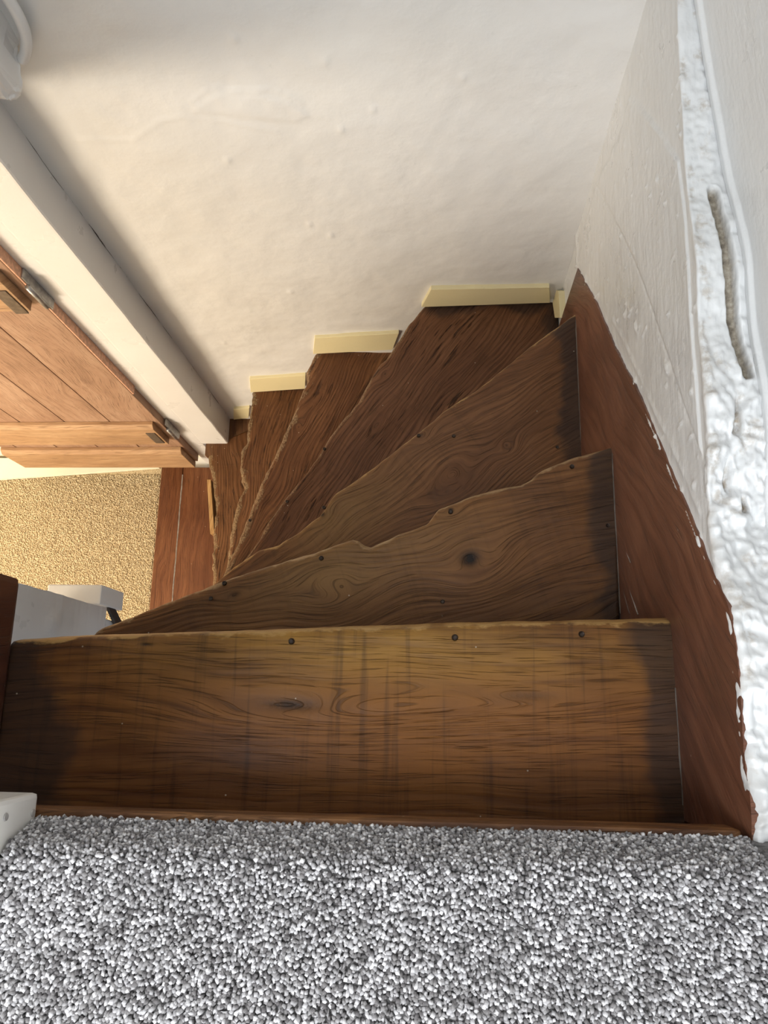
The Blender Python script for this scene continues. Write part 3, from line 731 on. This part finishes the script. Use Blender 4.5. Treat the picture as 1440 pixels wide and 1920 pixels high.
rough_post('stop_bead', (XL, YJ + 0.004, ZF + 0.003), (XS + 0.002, YB, -0.20), M['white'], tj, 0.001)
box('head', (XL, 0.14, -0.27), (-0.645, YB, -0.19), M['white'], tj, 0.003)

# chipped beam end above the door post
bm = bmesh.new()
bmn = tag(empty('beam_end'), 'chipped white painted beam end above the door post', 'beam')
bx0, bx1, by0, by1, bz0, bz1 = -0.70, -0.548, 0.755, 0.842, -0.215, 0.10
nx, ny, nz = 12, 12, 22
bmesh.ops.create_cube(bm, size=1)
for v in bm.verts: v.co = Vector(((bx0 + bx1) / 2 + v.co.x * (bx1 - bx0), (by0 + by1) / 2 + v.co.y * (by1 - by0), (bz0 + bz1) / 2 + v.co.z * (bz1 - bz0)))
bmesh.ops.bevel(bm, geom=bm.edges[:], offset=0.012, segments=3, affect='EDGES', profile=0.6)
bmesh.ops.subdivide_edges(bm, edges=bm.edges[:], cuts=7, use_grid_fill=True)
for v in bm.verts:
    lowf = max(0, min(1, (bz0 + 0.05 - v.co.z) / 0.05))
    a = 0.002 + 0.012 * lowf
    v.co.x += a * 2 * float(fbm(v.co.y * 40, v.co.z * 40, 3)); v.co.z += a * 3 * float(fbm(v.co.x * 45 + 9, v.co.y * 45, 3)); v.co.y += a * 2 * float(fbm(v.co.x * 40, v.co.z * 40 + 5, 3))
finish(bm, 'block', M['white'], bmn, 0)
# rounded moulding rim
cp = [tuple(at(a, b, 1, 0.812)) for a, b in ((-40, -70), (-5, -30), (22, 8), (40, 42), (49, 72), (48, 98), (42, 112))]
cu = bpy.data.curves.new('rim', 'CURVE'); cu.dimensions = '3D'; cu.bevel_depth = 0.0075; cu.bevel_resolution = 4
sp_ = cu.splines.new('BEZIER'); sp_.bezier_points.add(len(cp) - 1)
for b, c in zip(sp_.bezier_points, cp): b.co = c; b.handle_left_type = b.handle_right_type = 'AUTO'
tmp = bpy.data.objects.new('rim_curve', cu); COL.objects.link(tmp)
dg = bpy.context.evaluated_depsgraph_get(); me = bpy.data.meshes.new_from_object(tmp.evaluated_get(dg))
bpy.data.objects.remove(tmp); link('rim', me, M['white'], bmn, True)

# plank door
M['pine'] = wood('door_pine', 11.0, (0.15, 0.080, 0.050), (0.33, 0.195, 0.125), (0.47, 0.315, 0.215), ring=26, ringn=12, contrast=0.7, patchy=0.75, speck=False, rough=(0.5, 0.65), spec=0.3, coat=0, knots=())
M['pine2'] = wood('ledge_pine', 19.0, (0.17, 0.085, 0.042), (0.41, 0.245, 0.13), (0.57, 0.385, 0.225), ring=30, ringn=10, contrast=0.7, patchy=0.5, speck=False, rough=(0.5, 0.65), spec=0.3, coat=0)
door = tag(empty('door_1'), 'brown pine plank door with two ledges standing open', 'door', 'structure')
YD = 0.733; YL = YD - 0.020; ZTP = -0.25
XD = at(120, 609, 1, YD).x; ZB = at(200, 877, 1, YL).z
seams = [XD, at(111, 709, 1, YD).x, at(68, 751, 1, YD).x, 0, 0, at(25, 864, 1, YL).x]
dw = seams[1] - seams[2]; seams[3] = seams[2] - dw; seams[4] = seams[3] - dw
seams[5] = min(seams[5], seams[4] - 0.05)
Zt = [at(200, y, 1, YL).z for y in (806, 834, 852)]
for i in range(5):
    b = box('plank', (seams[i + 1] + 0.0012, YD, ZB + 0.004), (seams[i] - 0.0012, YD + 0.024, ZTP), M['pine'], door, 0.0022)
    off = i * 0.73
    uvset(b, lambda co: (co[:, 2] + off, co[:, 0] + co[:, 1] * 0.7 + off * 0.37))
lp = box('lit_edge', (XD - 0.001, YD + 0.001, at(250, 740, 1, YD).z), (XD + 0.003, YD + 0.023, ZTP), plain('lit_salmon_edge', (0.80, 0.44, 0.28), 0.55), door, 0.001)  # raw wood edge, the warm light it catches put into the salmon colour
lp['label'] = 'pale unstained door edge with warm light in its salmon colour'
for (z0, z1, x0, x1, yy) in ((Zt[1], Zt[0] + 0.012, seams[5], XD - 0.018, 0.020), (ZB, Zt[2] + 0.012, seams[5] + 0.002, XD - 0.010, 0.020), (-0.70, -0.58, seams[5], XD - 0.018, 0.020)):
    bm = bmesh.new(); y = YD
    pr = [(y, z0), (y - yy, z0), (y - yy, z1 - 0.012), (y - yy + 0.010, z1), (y, z1)]
    a = [bm.verts.new((x0, p[0], p[1])) for p in pr]; c = [bm.verts.new((x1, p[0], p[1])) for p in pr]
    bm.faces.new(a); bm.faces.new(c[::-1])
    for i in range(5): bm.faces.new((a[i], c[i], c[(i + 1) % 5], a[(i + 1) % 5]))
    b = finish(bm, 'ledge', M['pine2'], door, 0.0015); uvset(b, lambda co: (co[:, 0] + z0, co[:, 2] + co[:, 1]))
for z0 in (Zt[1] - 0.012, -0.735):
    yl = YD - 0.0225
    hg = box('hinge', (XD - 0.050, yl, z0 + 0.03), (XD - 0.024, yl + 0.003, z0 + 0.115), M['hinge'], door, 0.0012)
    bm = bmesh.new(); bmesh.ops.create_cone(bm, cap_ends=True, segments=12, radius1=0.0055, radius2=0.0055, depth=0.075)
    for v in bm.verts: v.co += Vector((XD + 0.006, YD - 0.004, z0 + 0.06))
    finish(bm, 'hinge_knuckle', M['steel'], hg, smooth=True)
    box('hinge_leaf', (XD + 0.004, YD + 0.002, z0), (XD + 0.007, YD + 0.022, z0 + 0.12), M['steel'], hg, 0.0006)

# ------------------------------------------------------------------ left side of the stair head
M['newel'] = wood('newel_wood', 87.0, (0.016, 0.007, 0.005), (0.075, 0.024, 0.012), (0.16, 0.06, 0.026), ring=30, contrast=0.6, patchy=0.7, coat=0.3)
nw = box('newel_board', (-0.510, -0.079, -0.2285), (-0.469, 0.129, 0.95), M['newel'], None, 0.009); uvset(nw, lambda co: (co[:, 2], co[:, 0] + co[:, 1]))
tag(nw, 'dark brown upright newel board left of the top tread', 'newel')
tb = tag(empty('trimmer_board'), 'white painted knotty board beside the tip of the second tread', 'board')
bm = bmesh.new(); bmesh.ops.create_cube(bm, size=1)
lo, hi = (-0.545, -0.06, -0.570), (-0.513, 0.134, -0.2285)
for v in bm.verts: v.co = Vector([(lo[i] + hi[i]) / 2 + v.co[i] * (hi[i] - lo[i]) for i in range(3)])
bmesh.ops.subdivide_edges(bm, edges=bm.edges[:], cuts=40, use_grid_fill=True)
for v in bm.verts:
    if v.co.x > -0.517: v.co.x += 0.0022 * float(fbm(v.co.z * 60, v.co.y * 5, 3)) + 0.004 * math.exp(-((v.co.y - 0.095) ** 2 + (v.co.z + 0.40) ** 2) / 0.0002)
    if v.co.y > 0.125: v.co.y += 0.004 * float(fbm(v.co.z * 25, 3.3, 3))
finish(bm, 'board', M['white'], tb, 0, smooth=False)
# white casing block with iron strap by the doorway
cb = tag(empty('casing_block'), 'small white block with a dark iron strap beyond the newel', 'block')
box('block', (-0.700, 0.160, -0.846), (-0.600, 0.195, -0.742), M['plastic'], cb, 0.0025)
sp1 = [at(200, 1127, 0, -0.602), at(213, 1132, 0, -0.602), at(230, 1166, 0, -0.602), at(222, 1178, 0, -0.602), at(210, 1150, 0, -0.602)]
sp1 = [(-0.603, p.y, p.z) for p in sp1]
prism('strap', sp1, (-0.006, 0, 0), M['iron'], cb, 0.001)
jp = tag(box('trim_2', (-0.70, 0.05, ZF), (-0.612, 0.140, -0.58), M['white'], None, 0.003), 'white near post of the doorway behind the newel', 'trim', 'structure')
# white board end with two screw holes at the landing edge
wbx = tag(empty('casing_end'), 'white painted board end with two screw holes on the landing edge', 'board')
box('board', (-0.555, -0.1215, -0.056), (-0.336, -0.080, 1.0), M['plastic'], wbx, 0.004)
for (px, py) in ((10, 1532), (61, 1524)):
    w = at(px, py, 0, -0.336)
    bm = bmesh.new(); bmesh.ops.create_cone(bm, cap_ends=True, segments=16, radius1=0.0035, radius2=0.0028, depth=0.002)
    bmesh.ops.rotate(bm, verts=bm.verts[:], matrix=Matrix.Rotation(math.pi / 2, 3, 'Y'))
    for v in bm.verts: v.co += Vector((-0.3358, w.y, w.z))
    finish(bm, 'screw_cap', M['hole'], wbx)

# ------------------------------------------------------------------ small wear: open joint beside the post, dust and cobwebs
M['gap'] = plain('open_joint', (0.06, 0.045, 0.035), 0.9)
zz = np.linspace(-1.52, -0.24, 300)
wd = 0.0013 * np.clip(rfbm(zz, zz * 0, 34, 0.5, 4) * 3.2 + 0.25, 0.0, 1.0) * (0.10 + np.exp(-((zz - at(258, 472, 1, YB).z) / 0.13) ** 2)) + 0.00012
off = 0.0026 * rfbm(zz, zz * 0 + 1, 18, 1.5, 3)
bm = bmesh.new(); L_ = []
hz = hb(np.full(zz.shape, XJ + 0.002), zz)
for z, w_, o_, h_ in zip(zz, wd, off, hz):
    L_.append([bm.verts.new((XJ - 0.001 + o_ + a * (w_ + 0.0008), YB - h_ - b, z)) for a, b in ((0, 0.0010), (1, 0.0005), (1, -0.004), (0, -0.004))])
for a, b in zip(L_[:-1], L_[1:]):
    for j in range(4): bm.faces.new((a[j], b[j], b[(j + 1) % 4], a[(j + 1) % 4]))
bm.faces.new(L_[0]); bm.faces.new(L_[-1][::-1])
finish(bm, 'open_joint', M['gap'], tj)
for k, (pa_, pb_) in {1: ((1262, 1290), (1280, 1510)), 2: ((1155, 850), (1161, 1150)), 3: ((1086, 600), (1092, 826))}.items():
    y0 = at(pb_[0], pb_[1], 2, ZK[k]).y; y1 = at(pa_[0], pa_[1], 2, ZK[k]).y
    yy = np.linspace(y0, y1, 60); bm = bmesh.new(); L_ = []
    for y in yy:
        hgt = 0.0008 + 0.0016 * float(rn(y, 0.3 * k, 90, 1.0))
        L_.append([bm.verts.new(c) for c in ((XR - 0.0004, y, ZK[k] - 0.002), (XR - 0.0004 - 0.0012 * float(rn(y, 0.7 * k, 60, 2.0)), y, ZK[k] + 0.0006), (XR + 0.001, y, ZK[k] + 0.001 + hgt), (XR + 0.001, y, ZK[k] - 0.002))])
    for a, b in zip(L_[:-1], L_[1:]):
        for j in range(4): bm.faces.new((a[j], b[j], b[(j + 1) % 4], a[(j + 1) % 4]))
    bm.faces.new(L_[0]); bm.faces.new(L_[-1][::-1])
    finish(bm, 'dust_line', M['dust2'], stair)
cw = tag(empty('cobweb'), 'grey cobweb threads between the second tread and the string board', 'cobweb')
def thread(p, q, r, n=8):
    p = Vector(p); q = Vector(q); d = (q - p).normalized(); a = d.orthogonal().normalized(); b = d.cross(a)
    bm = bmesh.new(); R_ = []
    for i in range(n):
        c = p.lerp(q, i / (n - 1)) + Vector((0, 0, -0.004 * math.sin(math.pi * i / (n - 1))))
        R_.append([bm.verts.new(c + (a * math.cos(t) + b * math.sin(t)) * r) for t in (0, 2.1, 4.2)])
    for u_, v_ in zip(R_[:-1], R_[1:]):
        for j in range(3): bm.faces.new((u_[j], v_[j], v_[(j + 1) % 3], u_[(j + 1) % 3]))
    bm.faces.new(R_[0]); bm.faces.new(R_[-1][::-1])
    finish(bm, 'thread', M['dust'], cw)
T2z = ZK[2] + 0.002
thread(at(1163, 1040, 2, T2z), at(1196, 1152, 0, XR - 0.001), 0.0008)
thread(at(1161, 990, 2, T2z), at(1182, 1055, 0, XR - 0.001), 0.0005)
thread(at(1162, 1070, 2, T2z), at(1180, 1150, 0, XR - 0.001), 0.0005)
